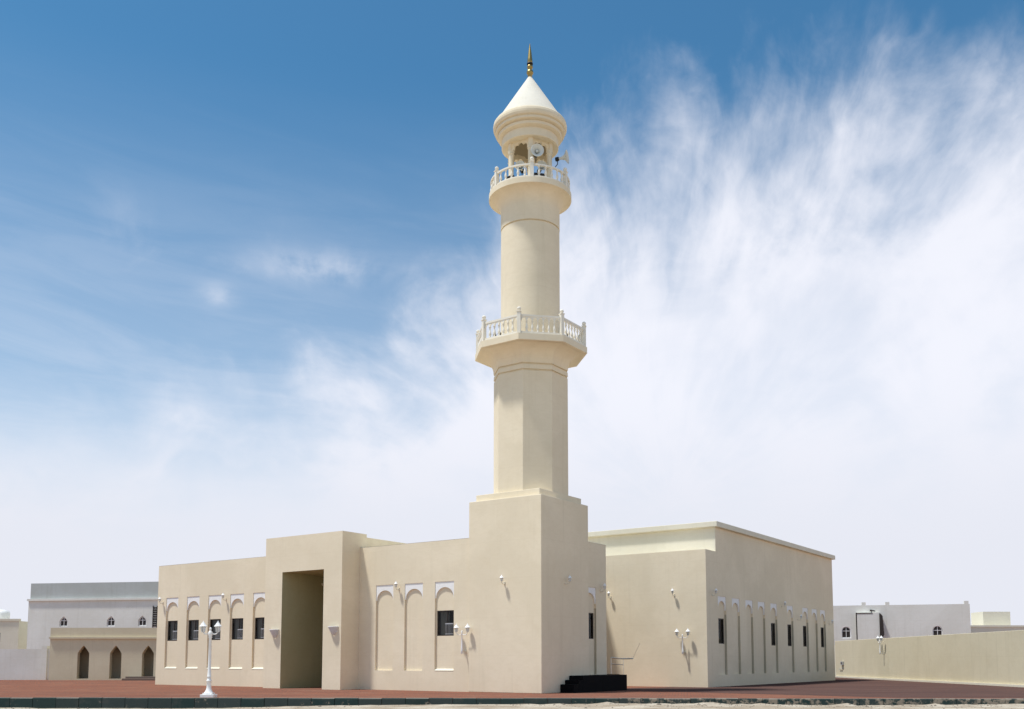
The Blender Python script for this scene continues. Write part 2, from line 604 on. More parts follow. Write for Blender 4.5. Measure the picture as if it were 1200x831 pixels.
side = [(3.0, 53.3), (6.3, 51.3), (16.5, 41.6), (30.2, 41.2), (30.2, 92.0), (24.0, 92.0), (9.0, 57.5)]
sp = MB().add([(x, y, 0.004) for x, y in side], [tuple(range(len(side)))]).build('side_pavement', 'brown_pavers')
sp['kind'] = 'structure'

# kerb stones, each a block
kerb_meshes = []
for vnt in range(5):
    rng = random.Random(vnt)
    mb = MB()
    c = 0.022
    L = 0.49
    j = lambda s=0.006: rng.uniform(-s, s)
    pts = [(-0.15, -0.5), (-0.15 + j(), -c - 0.01 + j()), (-0.15 + c + j(), 0.004 + j(0.004)), (0.0, 0.006)]
    vv = []
    for xx in (-L, L):
        for (yy, zz_) in pts:
            vv.append((xx + j(0.004), yy + j(0.004), zz_ + j(0.003)))
    ff = [(i, i + 4, i + 5, i + 1) for i in range(3)] + [(0, 1, 2, 3), (7, 6, 5, 4)]
    mb.add(vv, ff)
    kerb_meshes.append(mb.mesh('kerb_stone', 'kerb_paint'))
kx = -28.0
i = 0
while kx < 28:
    y0 = kerb_y(kx)
    ang = math.atan2(kerb_y(kx + 0.5) - kerb_y(kx - 0.5), 1.0)
    o = link('kerb_stone', kerb_meshes[(i * 7 + i // 3) % 5], pavement, (kx, y0 + 0.15, random.uniform(-0.008, 0.008)), ang + random.uniform(-0.008, 0.008))
    kx += 1.0
    i += 1

# loose pebbles lying along the kerb
rng = random.Random(3)
pb = MB()
for i in range(900):
    x = rng.uniform(-27, 27)
    if rng.random() < 0.45:
        x = rng.uniform(0, 20)
    dk = abs(rng.gauss(0.0, 0.7)) + 0.16 if rng.random() < 0.7 else rng.uniform(0.2, 8)
    y = kerb_y(x) - dk
    s = rng.uniform(0.012, 0.035) * (2.2 if rng.random() < 0.06 else 1)
    z = sand_h(x, y)
    vv = []
    for (ax, ay, az) in ((1, 0, 0), (-1, 0, 0), (0, 1, 0), (0, -1, 0), (0, 0, 1), (0, 0, -1)):
        vv.append((x + ax * s * rng.uniform(0.7, 1.5), y + ay * s * rng.uniform(0.7, 1.3), z + az * s * rng.uniform(0.5, 0.9)))
    pb.add(vv, [(0, 2, 4), (2, 1, 4), (1, 3, 4), (3, 0, 4), (2, 0, 5), (1, 2, 5), (3, 1, 5), (0, 3, 5)])
tag(pb.build('pebbles', 'pebble'), 'loose small pebbles scattered in the sand along the kerb', 'gravel', kind='stuff')

# ------------------------------------------------------------------ mosque
mosque = thing('mosque', 'low cream plastered mosque building with arched niches and tall square entrance porch', 'mosque', ORG, ROT)

FRONT_Y = 0.10
WX0 = -30.62           # left end of the long front
WINGH = 7.86
WING_BACK = 6.87
PX0, PX1, PY, PH = -18.41, -12.19, -1.2766, 8.675
HALL_X = 2.1876
HY0, HY1, HY2 = 14.505, 16.0, 39.44
HLOW, HUP = 8.20, 9.70

NW = 1.27              # niche width
ND = 0.11              # niche depth
niches_front = [(-29.06, 1), (-26.88, 1), (-24.71, 1), (-22.58, 1), (-20.44, 1), (-10.30, 0), (-8.21, 0), (-6.11, 1)]
niches_wing = [(5.14, 1)]
niches_hall = [(16.85, 1), (19.05, 0), (21.3, 0), (23.5, 0), (25.85, 1), (29.15, 1), (32.5, 1), (34.65, 0), (36.7, 1)]


def facade(mb, s0, s1, z0, z1, holes, fn):
    """wall sheet in s,z with rectangular openings; fn maps (s, depth, z) to local"""
    ss = sorted({s0, s1, *[h[0] for h in holes], *[h[1] for h in holes]})
    zs = sorted({z0, z1, *[h[2] for h in holes], *[h[3] for h in holes]})
    ss = [s for s in ss if s0 - 1e-6 <= s <= s1 + 1e-6]
    zs = [z for z in zs if z0 - 1e-6 <= z <= z1 + 1e-6]
    for a, b in zip(ss[:-1], ss[1:]):
        for c, e in zip(zs[:-1], zs[1:]):
            m, n = (a + b) / 2, (c + e) / 2
            if any(h[0] < m < h[1] and h[2] < n < h[3] for h in holes):
                continue
            mb.add([fn(a, 0, c), fn(b, 0, c), fn(b, 0, e), fn(a, 0, e)], [(0, 1, 2, 3)])


front = lambda y: (lambda s, dd, z: (s, y + dd, z))
side = lambda x: (lambda s, dd, z: (x - dd, s, z))

NZ0, NZ1 = 1.05, 5.69           # front niches
HZ0, HZ1 = 0.72, 5.50           # hall niches
mb = MB()
holes = [(x - NW / 2, x + NW / 2, NZ0, NZ1) for x, w in niches_front]
holes.append((PX0 + 0.2, PX1 - 0.2, -1, WINGH + 1))
facade(mb, WX0, -4.2, 0, WINGH, holes, front(FRONT_Y))
holes = [(y - NW / 2, y + NW / 2, NZ0 - 0.2, NZ1 - 0.24) for y, w in niches_wing]
facade(mb, 3.9, WING_BACK, 0, WINGH, holes, side(-0.3))
# back, left end and flat roof of the front wing
mb.add([(-0.3, WING_BACK, 0), (-24, WING_BACK, 0), (-24, WING_BACK, WINGH), (-0.3, WING_BACK, WINGH)], [(0, 1, 2, 3)])
mb.add([(WX0, HY0, 0), (WX0, FRONT_Y, 0), (WX0, FRONT_Y, WINGH), (WX0, HY0, WINGH)], [(0, 1, 2, 3)])
mb.add([(-24, WING_BACK, 0), (-24, HY0, 0), (-24, HY0, WINGH), (-24, WING_BACK, WINGH)], [(0, 1, 2, 3)])
mb.add([(-5.4, WING_BACK, 0), (-5.4, HY0, 0), (-5.4, HY0, WINGH), (-5.4, WING_BACK, WINGH)], [(0, 1, 2, 3)])
mb.add([(-5.4, WING_BACK, WINGH), (-5.4, HY0, WINGH), (-5.7, HY0, WINGH), (-5.7, WING_BACK, WINGH)], [(0, 1, 2, 3)])
wing = mb.build('wing_wall', 'cream_plaster', mosque)
mb = MB()
mb.box(WX0, PX0 - 0.002, FRONT_Y, WING_BACK, WINGH - 0.02, WINGH, skip=('bottom',))
mb.box(PX1 + 0.002, -0.3, FRONT_Y, WING_BACK, WINGH - 0.02, WINGH, skip=('bottom',))
mb.box(WX0, -24, WING_BACK, HY0, WINGH - 0.02, WINGH, skip=('bottom',))
mb.build('wing_roof', 'pale_plaster', mosque)

# raised roof block behind the porch
mb = MB().box(-18.2, -12.4, 0.64, 9.0, 7.0, 8.54)
bevel(mb.build('raised_roof', 'cream_plaster', mosque), 0.02)

# porch
OX0, OX1, OZ = -16.96, -13.59, 6.63
PD = 4.6
mb = MB()
facade(mb, PX0, PX1, 0, PH, [(OX0, OX1, -1, OZ)], front(PY))
mb.add([(PX1, PY, 0), (PX1, 0.63, 0), (PX1, 0.63, PH), (PX1, PY, PH)], [(0, 1, 2, 3)])
mb.add([(PX0, 0.63, 0), (PX0, PY, 0), (PX0, PY, PH), (PX0, 0.63, PH)], [(0, 1, 2, 3)])
mb.add([(PX1, 0.63, 7.1), (PX0, 0.63, 7.1), (PX0, 0.63, PH), (PX1, 0.63, PH)], [(0, 1, 2, 3)])
mb.add([(PX0, PY, PH), (PX1, PY, PH), (PX1, 0.63, PH), (PX0, 0.63, PH)], [(0, 1, 2, 3)])
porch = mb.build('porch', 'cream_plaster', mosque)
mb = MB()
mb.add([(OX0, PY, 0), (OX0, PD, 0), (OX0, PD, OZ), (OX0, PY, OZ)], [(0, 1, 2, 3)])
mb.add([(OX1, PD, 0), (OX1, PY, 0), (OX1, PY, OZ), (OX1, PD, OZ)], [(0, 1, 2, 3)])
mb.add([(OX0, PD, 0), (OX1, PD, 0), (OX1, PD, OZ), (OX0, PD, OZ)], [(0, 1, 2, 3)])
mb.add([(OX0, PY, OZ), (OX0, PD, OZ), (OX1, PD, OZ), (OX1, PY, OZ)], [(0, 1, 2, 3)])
lining = mb.build('porch_lining', 'porch_shade_plaster', porch)
for sx in (-1, 1):
    dr = MB().box(-0.7, 0.7, -0.06, 0.0, 0.02, 3.2).build('door', 'wood_door', porch, (-15.275 + sx * 0.715, PD - 0.005, 0))

# prayer hall
mb = MB()
hh = [(y - NW / 2, y + NW / 2, HZ0, HZ1) for y, w in niches_hall]
hh.append((HY0 - 1, HY1, HLOW, HUP + 1))
facade(mb, HY0, HY2, 0, HUP, hh, side(HALL_X))
mb.add([(WX0, HY0, 0), (HALL_X, HY0, 0), (HALL_X, HY0, HLOW), (WX0, HY0, HLOW)], [(0, 1, 2, 3)])
mb.add([(HALL_X, HY2, 0), (WX0, HY2, 0), (WX0, HY2, HUP), (HALL_X, HY2, HUP)], [(0, 1, 2, 3)])
mb.add([(WX0, HY2, 0), (WX0, HY0, 0), (WX0, HY0, HLOW), (WX0, HY2, HLOW)], [(0, 1, 2, 3)])
mb.add([(WX0, HY2, HLOW), (WX0, HY1, HLOW), (WX0, HY1, HUP), (WX0, HY2, HUP)], [(0, 1, 2, 3)])
mb.build('hall_wall', 'cream_plaster', mosque)
MB().add([(WX0, HY1, HLOW), (HALL_X, HY1, HLOW), (HALL_X, HY1, HUP), (WX0, HY1, HUP)], [(0, 1, 2, 3)]).build('clerestory_wall', 'pale_plaster', mosque)
MB().add([(WX0, HY0, HLOW), (HALL_X, HY0, HLOW), (HALL_X, HY1, HLOW), (WX0, HY1, HLOW)], [(0, 1, 2, 3)]).build('lower_roof', 'pale_plaster', mosque)
c = MB().box(WX0 - 0.25, HALL_X + 0.22, HY1 - 0.25, HY2 + 0.25, 9.70, 10.03)
bevel(c.build('roof_cornice', 'pale_plaster', mosque), 0.025)

# --- niche meshes (origin at the foot of the opening, on the wall face; +y goes into the wall)


def niche_shell(h, window):
    m = MB()
    w = NW / 2
    D = ND
    fn = front(D)
    holes_ = []
    if window:
        a, b_ = window
        holes_ = [(-w + 0.07, w - 0.07, a, b_)]
    facade(m, -w, w, 0, h, holes_, fn)
    m.add([(-w, 0, 0), (-w, D, 0), (-w, D, h), (-w, 0, h)], [(0, 1, 2, 3)])
    m.add([(w, D, 0), (w, 0, 0), (w, 0, h), (w, D, h)], [(0, 1, 2, 3)])
    m.add([(-w, 0, h), (-w, D, h), (w, D, h), (w, 0, h)], [(0, 1, 2, 3)])
    m.add([(-w, 0, 0), (w, 0, 0), (w, D, 0), (-w, D, 0)], [(0, 1, 2, 3)])
    if window:                      # reveals of the window opening
        q_ = w - 0.07
        e = D + 0.09
        m.add([(-q_, D, a), (-q_, e, a), (-q_, e, b_), (-q_, D, b_)], [(0, 1, 2, 3)])
        m.add([(q_, e, a), (q_, D, a), (q_, D, b_), (q_, e, b_)], [(0, 1, 2, 3)])
        m.add([(-q_, D, b_), (-q_, e, b_), (q_, e, b_), (q_, D, b_)], [(0, 1, 2, 3)])
        m.add([(-q_, D, a), (q_, D, a), (q_, e, a), (-q_, e, a)], [(0, 1, 2, 3)])
    return m


def arch_panel(h):
    """white spandrel: rectangle with a round arch cut out of its lower edge"""
    m = MB()
    w = NW / 2 - 0.004
    r = w - 0.035
    zs = h - 0.86
    pts = [(-w, h - 0.004), (-w, zs)]
    n = 18
    for i in range(n + 1):
        t = math.pi * (1 - i / n)
        pts.append((r * math.cos(t), zs + 0.012 + r * 0.93 * math.sin(t)))
    pts += [(w, zs), (w, h - 0.004)]
    # two-sided strips: top edge points matched to arch points
    y0, y1 = 0.03, ND - 0.004
    up = [(-w, h - 0.004)] + [(p[0], h - 0.004) for p in pts[2:-2]] + [(w, h - 0.004)]
    lo = [(-w, zs)] + pts[2:-2] + [(w, zs)]
    k_ = len(lo)
    vs = [(x, y0, z) for x, z in lo] + [(x, y0, z) for x, z in up] + [(x, y1, z) for x, z in lo]
    fs = []
    for i in range(k_ - 1):
        fs.append((i, i + 1, k_ + i + 1, k_ + i))
        fs.append((2 * k_ + i, 2 * k_ + i + 1, i + 1, i))
    return m.add(vs, fs)


def sill_mesh(deep=ND):
    m = MB()
    w = NW / 2 - 0.006
    vs = [(-w, -0.012, 0.002), (w, -0.012, 0.002), (w, -0.012, 0.022), (-w, -0.012, 0.022), (-w, deep - 0.004, 0.115), (w, deep - 0.004, 0.115)]
    return m.add(vs, [(0, 1, 2, 3), (3, 2, 5, 4)])


def window_frame(a, b_):
    m = MB()
    w = NW / 2 - 0.074
    y0, y1 = ND + 0.03, ND + 0.085
    t = 0.055
    m.box(-w, w, y0, y1, a + 0.002, a + t)
    m.box(-w, w, y0, y1, b_ - t, b_ - 0.002)
    m.box(-w, -w + t, y0 + 0.002, y1 - 0.002, a + t, b_ - t)
    m.box(w - t, w, y0 + 0.002, y1 - 0.002, a + t, b_ - t)
    m.box(0.06, 0.06 + t, y0 + 0.003, y1 - 0.003, a + t, b_ - t)
    return m


def window_grille(a, b_):
    """low grey guard rail across the right hand leaf"""
    m = MB()
    y0 = ND + 0.012
    zc = a + 0.60
    m.box(-0.02, 0.50, y0, y0 + 0.016, zc, zc + 0.055)
    m.box(-0.02, 0.50, y0, y0 + 0.016, a + 0.08, a + 0.11)
    for i in range(7):
        x = 0.0 + i * 0.08
        m.box(x, x + 0.012, y0 + 0.002, y0 + 0.014, a + 0.11, zc)
    return m


def curtain(a, b_):
    m = MB()
    y0 = ND + 0.22
    n = 36
    vs = []
    for i in range(n + 1):
        x = -0.50 + 0.62 * i / n
        yy = y0 + 0.03 * math.sin(i * 1.35) + 0.01 * math.sin(i * 0.6)
        vs += [(x, yy, a - 0.1), (x, yy, b_ + 0.1)]
    fs = [(2 * i, 2 * i + 2, 2 * i + 3, 2 * i + 1) for i in range(n)]
    return m.add(vs, fs, True)


def interior_box(a, b_):  # near-black box painted as the unlit room behind the glass
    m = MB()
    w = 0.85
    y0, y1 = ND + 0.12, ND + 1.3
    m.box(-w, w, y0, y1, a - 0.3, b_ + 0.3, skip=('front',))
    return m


def make_niches(spots, z0, h, win, mapper, rz, front_side):
    meshes = {
        'w': niche_shell(h, win).mesh('niche', 'cream_plaster'), 'b': niche_shell(h, None).mesh('niche', 'cream_plaster'),
        'p': arch_panel(h).mesh('arch_panel', 'white_gypsum'), 's': sill_mesh().mesh('sill', 'pale_plaster'),
        'f': window_frame(*win).mesh('window_frame', 'dark_frame'), 'c': curtain(*win).mesh('curtain', 'curtain_cloth'),
        'i': interior_box(*win).mesh('unlit_room_box', 'dark_frame'), 'r': window_grille(*win).mesh('window_guard', 'grille_metal')}
    # rain-stained far reveal with shade put into its colour as well, streaking a little down the wall face below the niche
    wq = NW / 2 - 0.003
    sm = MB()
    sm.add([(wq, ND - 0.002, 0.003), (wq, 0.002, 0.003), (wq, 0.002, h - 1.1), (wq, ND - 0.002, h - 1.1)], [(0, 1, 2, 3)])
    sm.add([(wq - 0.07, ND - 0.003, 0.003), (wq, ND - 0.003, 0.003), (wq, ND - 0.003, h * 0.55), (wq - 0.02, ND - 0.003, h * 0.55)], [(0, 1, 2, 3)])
    meshes['t'] = sm.mesh('stained_shaded_reveal', 'stain_and_shade_plaster')
    gm = MB()
    w = NW / 2 - 0.13
    gm.add([(-w, ND + 0.06, win[0] + 0.05), (w, ND + 0.06, win[0] + 0.05), (w, ND + 0.06, win[1] - 0.05), (-w, ND + 0.06, win[1] - 0.05)], [(0, 1, 2, 3)])
    gme = gm.mesh('window_pane', 'window_glass')
    for s, haswin in spots:
        n = link('niche', meshes['w' if haswin else 'b'], mosque, mapper(s, z0), rz)
        link('arch_panel', meshes['p'], n)
        if not front_side:
            link('stained_shaded_reveal', meshes['t'], n)
        if haswin:
            link('window_frame', meshes['f'], n)
            link('window_pane', gme, n)
            if front_side:
                link('sill', meshes['s'], n)
                link('window_guard', meshes['r'], n)
            link('curtain', meshes['c'], n)
            link('unlit_room_box', meshes['i'], n)


make_niches(niches_front, NZ0, NZ1 - NZ0, (2.86 - NZ0, 4.18 - NZ0), lambda s, z: (s, FRONT_Y, z), 0.0, True)
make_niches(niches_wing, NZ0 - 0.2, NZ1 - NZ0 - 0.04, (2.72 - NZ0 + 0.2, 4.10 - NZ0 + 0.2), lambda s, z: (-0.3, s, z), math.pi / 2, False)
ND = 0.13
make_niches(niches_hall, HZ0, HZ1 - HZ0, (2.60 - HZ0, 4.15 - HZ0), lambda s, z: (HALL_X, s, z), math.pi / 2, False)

# ------------------------------------------------------------------ minaret
AX, AY = -2.16, 2.30
TW, TD, TH = 4.4357, 4.4933, 9.694
minaret = thing('minaret', 'tall cream minaret with two railed balconies and a conical cap rising from a square base', 'minaret', ORG, ROT)
mb = MB().box(-TW, 0, 0, TD, 0, TH)
bevel(mb.build('square_base', 'cream_plaster', minaret), 0.025)
mb = MB().box(-TW + 0.26, -0.26, 0.26, TD - 0.26, TH - 0.05, TH + 0.36)
bevel(mb.build('base_ledge', 'cream_plaster', minaret), 0.02)


def oct_r(prof, mbx=None):
    m = mbx or MB()
    m.lathe(prof, 8, (AX, AY, 0), smooth=False, phase=R(22.5))
    return m


SR = 1.985
gz1, gz2 = 16.30, 16.62
prof = [(SR, TH + 0.2)]
for gz in (gz1, gz2):
    prof += [(SR, gz - 0.045), (SR - 0.085, gz - 0.04), (SR - 0.085, gz + 0.04), (SR + 0.012, gz + 0.045)]
prof += [(SR + 0.012, 16.70)]
bevel(oct_r(prof).build('octagonal_shaft', 'cream_plaster', minaret), 0.012)
prof = [(SR + 0.015, 16.70)]
for i in range(1, 11):
    t = (math.pi / 2) * i / 10
    prof.append((SR + 0.015 + 0.80 * (1 - math.cos(t)), 16.72 + 0.80 * math.sin(t)))
oct_r(prof).build('balcony_corbel', 'cream_plaster', minaret)
BR = 3.02
bevel(oct_r([(BR, 17.53), (BR, 17.85)]).build('balcony_floor', 'cream_plaster', minaret), 0.015)

# round drum
RC = 1.56
prof = [(RC, 17.8), (RC, 24.32), (RC - 0.07, 24.325), (RC - 0.07, 24.40), (RC + 0.012, 24.405), (RC + 0.012, 25.35)]
m = MB()
for a, b in zip(prof[:-1], prof[1:]):
    m.lathe([a, b], 64, (AX, AY, 0), caps=False)
m.build('round_shaft', 'cream_plaster', minaret)
prof = [(RC + 0.012, 25.35)]
for i in range(1, 13):
    t = (math.pi / 2) * i / 12
    prof.append((RC + 0.012 + 0.58 * (1 - math.cos(t)), 25.35 + 0.72 * math.sin(t)))
m = MB().lathe(prof, 64, (AX, AY, 0), caps=False)
m.build('upper_corbel', 'cream_plaster', minaret)
m = MB()
for a, b in (((2.1, 26.07), (2.21, 26.07)), ((2.21, 26.07), (2.21, 26.36)), ((2.21, 26.36), (0.01, 26.36))):
    m.lathe([a, b], 64, (AX, AY, 0), caps=False)
m.build('upper_floor', 'cream_plaster', minaret)


def baluster_mesh(h):
    s = h / 0.74
    p = [(0.055, 0), (0.055, 0.05), (0.032, 0.09), (0.052, 0.17), (0.062, 0.25), (0.05, 0.36), (0.028, 0.50), (0.024, 0.58), (0.040, 0.61), (0.026, 0.645), (0.05, 0.69), (0.055, 0.74)]
    return MB().lathe([(r * 1.22, z * s) for r, z in p], 8).mesh('baluster', 'railing_white')


def ball_mesh(r):
    return MB().lathe([(0.02, 0), (r * 0.5, 0.01), (r * 0.42, 0.03)] + [(r * math.sin(t), 0.03 + r - r * math.cos(t)) for t in [math.pi * (0.2 + 0.8 * i / 7) for i in range(8)]], 12).mesh('ball_finial', 'railing_white')


def rail_arch_bar(L, n, z0, z1):
    """row of little round arches that links the baluster heads"""
    m = MB()
    st = L / n
    for i in range(n):
        x0 = -L / 2 + i * st
        pts_lo = []
        for k_ in range(9):
            t = math.pi * (1 - k_ / 8)
            pts_lo.append((x0 + st / 2 + (st / 2 - 0.03) * math.cos(t), z0 + (z1 - z0) * 0.75 * math.sin(t)))
        lo = [(x0, z0)] + pts_lo + [(x0 + st, z0)]
        for a, b in zip(lo[:-1], lo[1:]):
            if abs(b[0] - a[0]) < 1e-5:
                continue
            m.add([(a[0], -0.03, a[1]), (b[0], -0.03, b[1]), (b[0], -0.03, z1), (a[0], -0.03, z1), (a[0], 0.03, a[1]), (b[0], 0.03, b[1]), (b[0], 0.03, z1), (a[0], 0.03, z1)],
                  [(0, 1, 2, 3), (5, 4, 7, 6), (4, 5, 1, 0)])
    return m


# lower octagonal railing
bal = baluster_mesh(0.56)
ball = ball_mesh(0.105)
RR = BR - 0.16
zf = 17.85
side_l = 2 * RR * math.sin(R(22.5))
inner = side_l - 0.2
m = MB()
m.box(-inner / 2, inner / 2, -0.05, 0.05, 0.90, 1.0)
m.box(-inner / 2, inner / 2, -0.06, 0.06, 0.0, 0.13)
a_ = rail_arch_bar(inner, 7, 0.69, 0.902)
m.add([tuple(p) for p in a_.v], a_.f)
panel_me = m.mesh('railing_panel', 'railing_white')
post_me = MB().box(-0.09, 0.09, -0.09, 0.09, 0, 1.12).box(-0.115, 0.115, -0.115, 0.115, 1.12, 1.16).mesh('railing_post', 'railing_white')
for k_ in range(8):
    t = R(22.5 + 45 * k_)
    o = link('railing_post', post_me, minaret, (AX + RR * math.cos(t), AY + RR * math.sin(t), zf), t)
    link('ball_finial', ball, o, (0, 0, 1.15))
    tm = R(45 * k_)
    ra = RR * math.cos(R(22.5))
    pnl = link('railing_panel', panel_me, minaret, (AX + ra * math.cos(tm), AY + ra * math.sin(tm), zf), tm + math.pi / 2)
    for i in range(6):
        link('baluster', bal, pnl, (-inner / 2 + inner / 7 * (i + 1), 0, 0.13))

# upper round railing; the front post stands towards the road
YAW0 = -math.pi / 2 - ROT          # world -y in building frame
RU = 2.08
bal_u = baluster_mesh(0.56)
zu = 26.36


def arc_band(r0, r1, a0, a1, z0, z1, n=12):
    m_ = MB()
    for (ra, za), (rb, zb) in (((r0, z0), (r0, z1)), ((r0, z1), (r1, z1)), ((r1, z1), (r1, z0)), ((r1, z0), (r0, z0))):
        m_.lathe([(rb, zb), (ra, za)], n, smooth=False, a0=a0, a1=a1, caps=False)
    return m_


pm = arc_band(RU - 0.055, RU + 0.055, R(-27), R(27), 0.66, 0.74)
q2 = arc_band(RU - 0.06, RU + 0.06, R(-27), R(27), 0.0, 0.10)
pm.add([tuple(p) for p in q2.v], q2.f)
upanel = pm.mesh('railing_panel', 'railing_white')
upost = MB().box(-0.09, 0.09, -0.09, 0.09, 0, 0.84).box(-0.115, 0.115, -0.115, 0.115, 0.84, 0.88).mesh('railing_post', 'railing_white')
for k_ in range(6):
    t = YAW0 + R(60 * k_ + 1.5)
    o = link('railing_post', upost, minaret, (AX + RU * math.cos(t), AY + RU * math.sin(t), zu), t)
    link('ball_finial', ball, o, (0, 0, 0.87))
    tm = t + R(30)
    pnl = link('railing_panel', upanel, minaret, (AX, AY, zu), tm)
    for i in range(5):
        b = R(-20 + 10 * i)
        link('baluster', bal_u, pnl, (RU * math.cos(b), RU * math.sin(b), 0.10))

# lantern room: six columns with lobed arches
RK = 1.18
col_me = MB().lathe([(0.17, 0), (0.17, 0.12), (0.135, 0.16), (0.13, 1.9), (0.125, 2.0)], 14).mesh('column', 'cream_plaster')
cap_me = MB().lathe([(0.125, 0), (0.165, 0.04), (0.165, 0.07), (0.14, 0.09), (0.185, 0.16), (0.185, 0.20)], 14).box(-0.12, 0.12, -0.12, 0.12, 0.2, 0.76).mesh('capital', 'cream_plaster')
chord = RK - 0.06
m = MB()
za, zt = 28.28, 29.12
lob = []
nl = 5
hw = chord / 2 - 0.10
for li in range(nl):
    t0 = math.pi * (1 - li / nl)
    t1 = math.pi * (1 - (li + 1) / nl)
    p0 = Vector((hw * math.cos(t0), 0.50 * math.sin(t0)))
    p1 = Vector((hw * math.cos(t1), 0.50 * math.sin(t1)))
    mid = (p0 + p1) / 2
    nrm = Vector((-(p1 - p0).y, (p1 - p0).x)).normalized()
    rad = (p1 - p0).length / 2
    for j in range(6):
        a = math.pi * (1 - j / 6)
        pnt = mid + (p1 - p0).normalized() * rad * math.cos(a) + nrm * rad * 1.0 * math.sin(a)
        lob.append((pnt.x, za + 0.02 + max(pnt.y, -0.02)))
lob.append((hw, za + 0.02))
lob = [(-chord / 2, za)] + lob + [(chord / 2, za)]
lob = [p for i, p in enumerate(lob) if i == 0 or p[0] > max(x for x, _ in lob[:i]) + 1e-4]
for a, b in zip(lob[:-1], lob[1:]):
    m.add([(a[0], -0.06, a[1]), (b[0], -0.06, b[1]), (b[0], -0.06, zt), (a[0], -0.06, zt), (a[0], 0.06, a[1]), (b[0], 0.06, b[1]), (b[0], 0.06, zt), (a[0], 0.06, zt)],
          [(0, 1, 2, 3), (5, 4, 7, 6), (4, 5, 1, 0)])
arch_me = m.mesh('lobed_arch', 'cream_plaster')
for k_ in range(6):
    t = YAW0 + R(60 * k_)
    o = link('column', col_me, minaret, (AX + RK * math.cos(t), AY + RK * math.sin(t), zu), t)
    link('capital', cap_me, o, (0, 0, 2.0))
    tm = t + R(30)
    link('lobed_arch', arch_me, minaret, (AX + RK * math.cos(R(30)) * math.cos(tm), AY + RK * math.cos(R(30)) * math.sin(tm), 0), tm + math.pi / 2)
# crown ring: stepped cornice
m = MB()
crown = [(1.0, 29.0), (1.50, 28.98), (1.53, 29.0), (1.53, 29.40), (1.49, 29.41), (1.50, 29.46), (1.70, 29.53), (1.72, 29.56), (1.72, 29.68), (1.67, 29.69), (1.67, 29.73), (1.85, 29.77), (1.87, 29.80),
         (1.87, 29.89), (1.83, 29.90), (1.84, 29.93), (1.94, 29.97), (1.985, 30.08), (1.99, 30.19), (1.965, 30.31), (1.91, 30.39), (1.83, 30.43), (1.70, 30.45)]
for a, b in zip(crown[:-1], crown[1:]):
    m.lathe([a, b], 64, (AX, AY, 0), caps=False)
m.build('crown_cornice', 'cream_plaster', minaret)
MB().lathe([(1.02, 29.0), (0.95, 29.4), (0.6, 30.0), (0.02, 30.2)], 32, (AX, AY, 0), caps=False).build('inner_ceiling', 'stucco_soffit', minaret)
MB().lathe([(1.80, 30.43), (0.07, 33.16)], 64, (AX, AY, 0), caps=False).build('cone_roof', 'cone_plaster', minaret)
fin = MB().lathe([(0.07, 33.10), (0.13, 33.16), (0.09, 33.22), (0.15, 33.27), (0.19, 33.36), (0.17, 33.46), (0.10, 33.53), (0.10, 33.56), (0.14, 33.62), (0.165, 33.69), (0.14, 33.77), (0.08, 33.82), (0.08, 33.86),
                  (0.13, 33.93), (0.145, 34.0), (0.125, 34.2), (0.085, 34.55), (0.012, 35.05)], 20, (AX, AY, 0)).build('gold_finial', 'gold', minaret)
MB().lathe([(0.10, 33.84), (0.165, 33.85), (0.165, 33.91), (0.10, 33.92)], 20, (AX, AY, 0)).build('collar', 'black_metal', fin)

# ------------------------------------------------------------------ horn loudspeakers and floodlights on the minaret


def horn(label, loc, direction, mouth=0.30, group='horn loudspeakers on the upper balcony'):
    t = thing('horn_loudspeaker', label, 'loudspeaker', loc, 0, group)
    dv = Vector(direction).normalized()
    mat = dv.to_track_quat('Z', 'Y').to_matrix().to_4x4()
    prof_o = [(0.06, -0.42), (0.075, -0.30), (0.11, -0.18), (0.17, -0.08), (mouth * 0.8, -0.02), (mouth, 0.03), (mouth + 0.015, 0.035), (mouth, 0.05)]
    prof_i = [(mouth, 0.05), (mouth * 0.72, -0.02), (0.13, -0.12), (0.06, -0.24)]
    m_ = MB().lathe(prof_o, 28, mat=mat, caps=False).lathe(prof_i, 28, mat=mat, caps=False)
    bell = m_.build('bell', 'horn_grey', t)
    m_ = MB().lathe([(0.02, -0.24), (0.055, -0.22), (0.075, -0.10), (0.07, -0.04), (0.02, -0.03)], 16, mat=mat)
    m_.build('throat_cone', 'horn_grey', t)
    m_ = MB().lathe([(0.08, -0.62), (0.11, -0.60), (0.11, -0.44), (0.08, -0.42)], 16, mat=mat)
    m_.build('driver', 'black_metal', t)
    back = dv * -0.5
    foot = Vector((back.x * 1.25, back.y * 1.25, back.z - 0.42))
    m_ = MB().path([back, back + Vector((0, 0, -0.28)), foot], 0.022, 6)
    m_.build('bracket', 'black_metal', t)
    return t


horn('grey horn loudspeaker facing forward, hung before the middle column of the lantern room', (1.32, 48.15, 28.08), (0.12, -1, -0.05), 0.33)
horn('horn loudspeaker pointing right past the right side of the upper balcony', (2.90, 49.0, 28.18), (1, -0.3, 0.08), 0.35)
horn('horn loudspeaker sunk low behind the upper railing, left of the middle post', (0.42, 49.0, 27.70), (-0.25, -1, 0.05), 0.26)
horn('horn loudspeaker sunk low behind the upper railing, right of the middle post', (1.58, 49.0, 27.70), (0.25, -1, 0.05), 0.26)


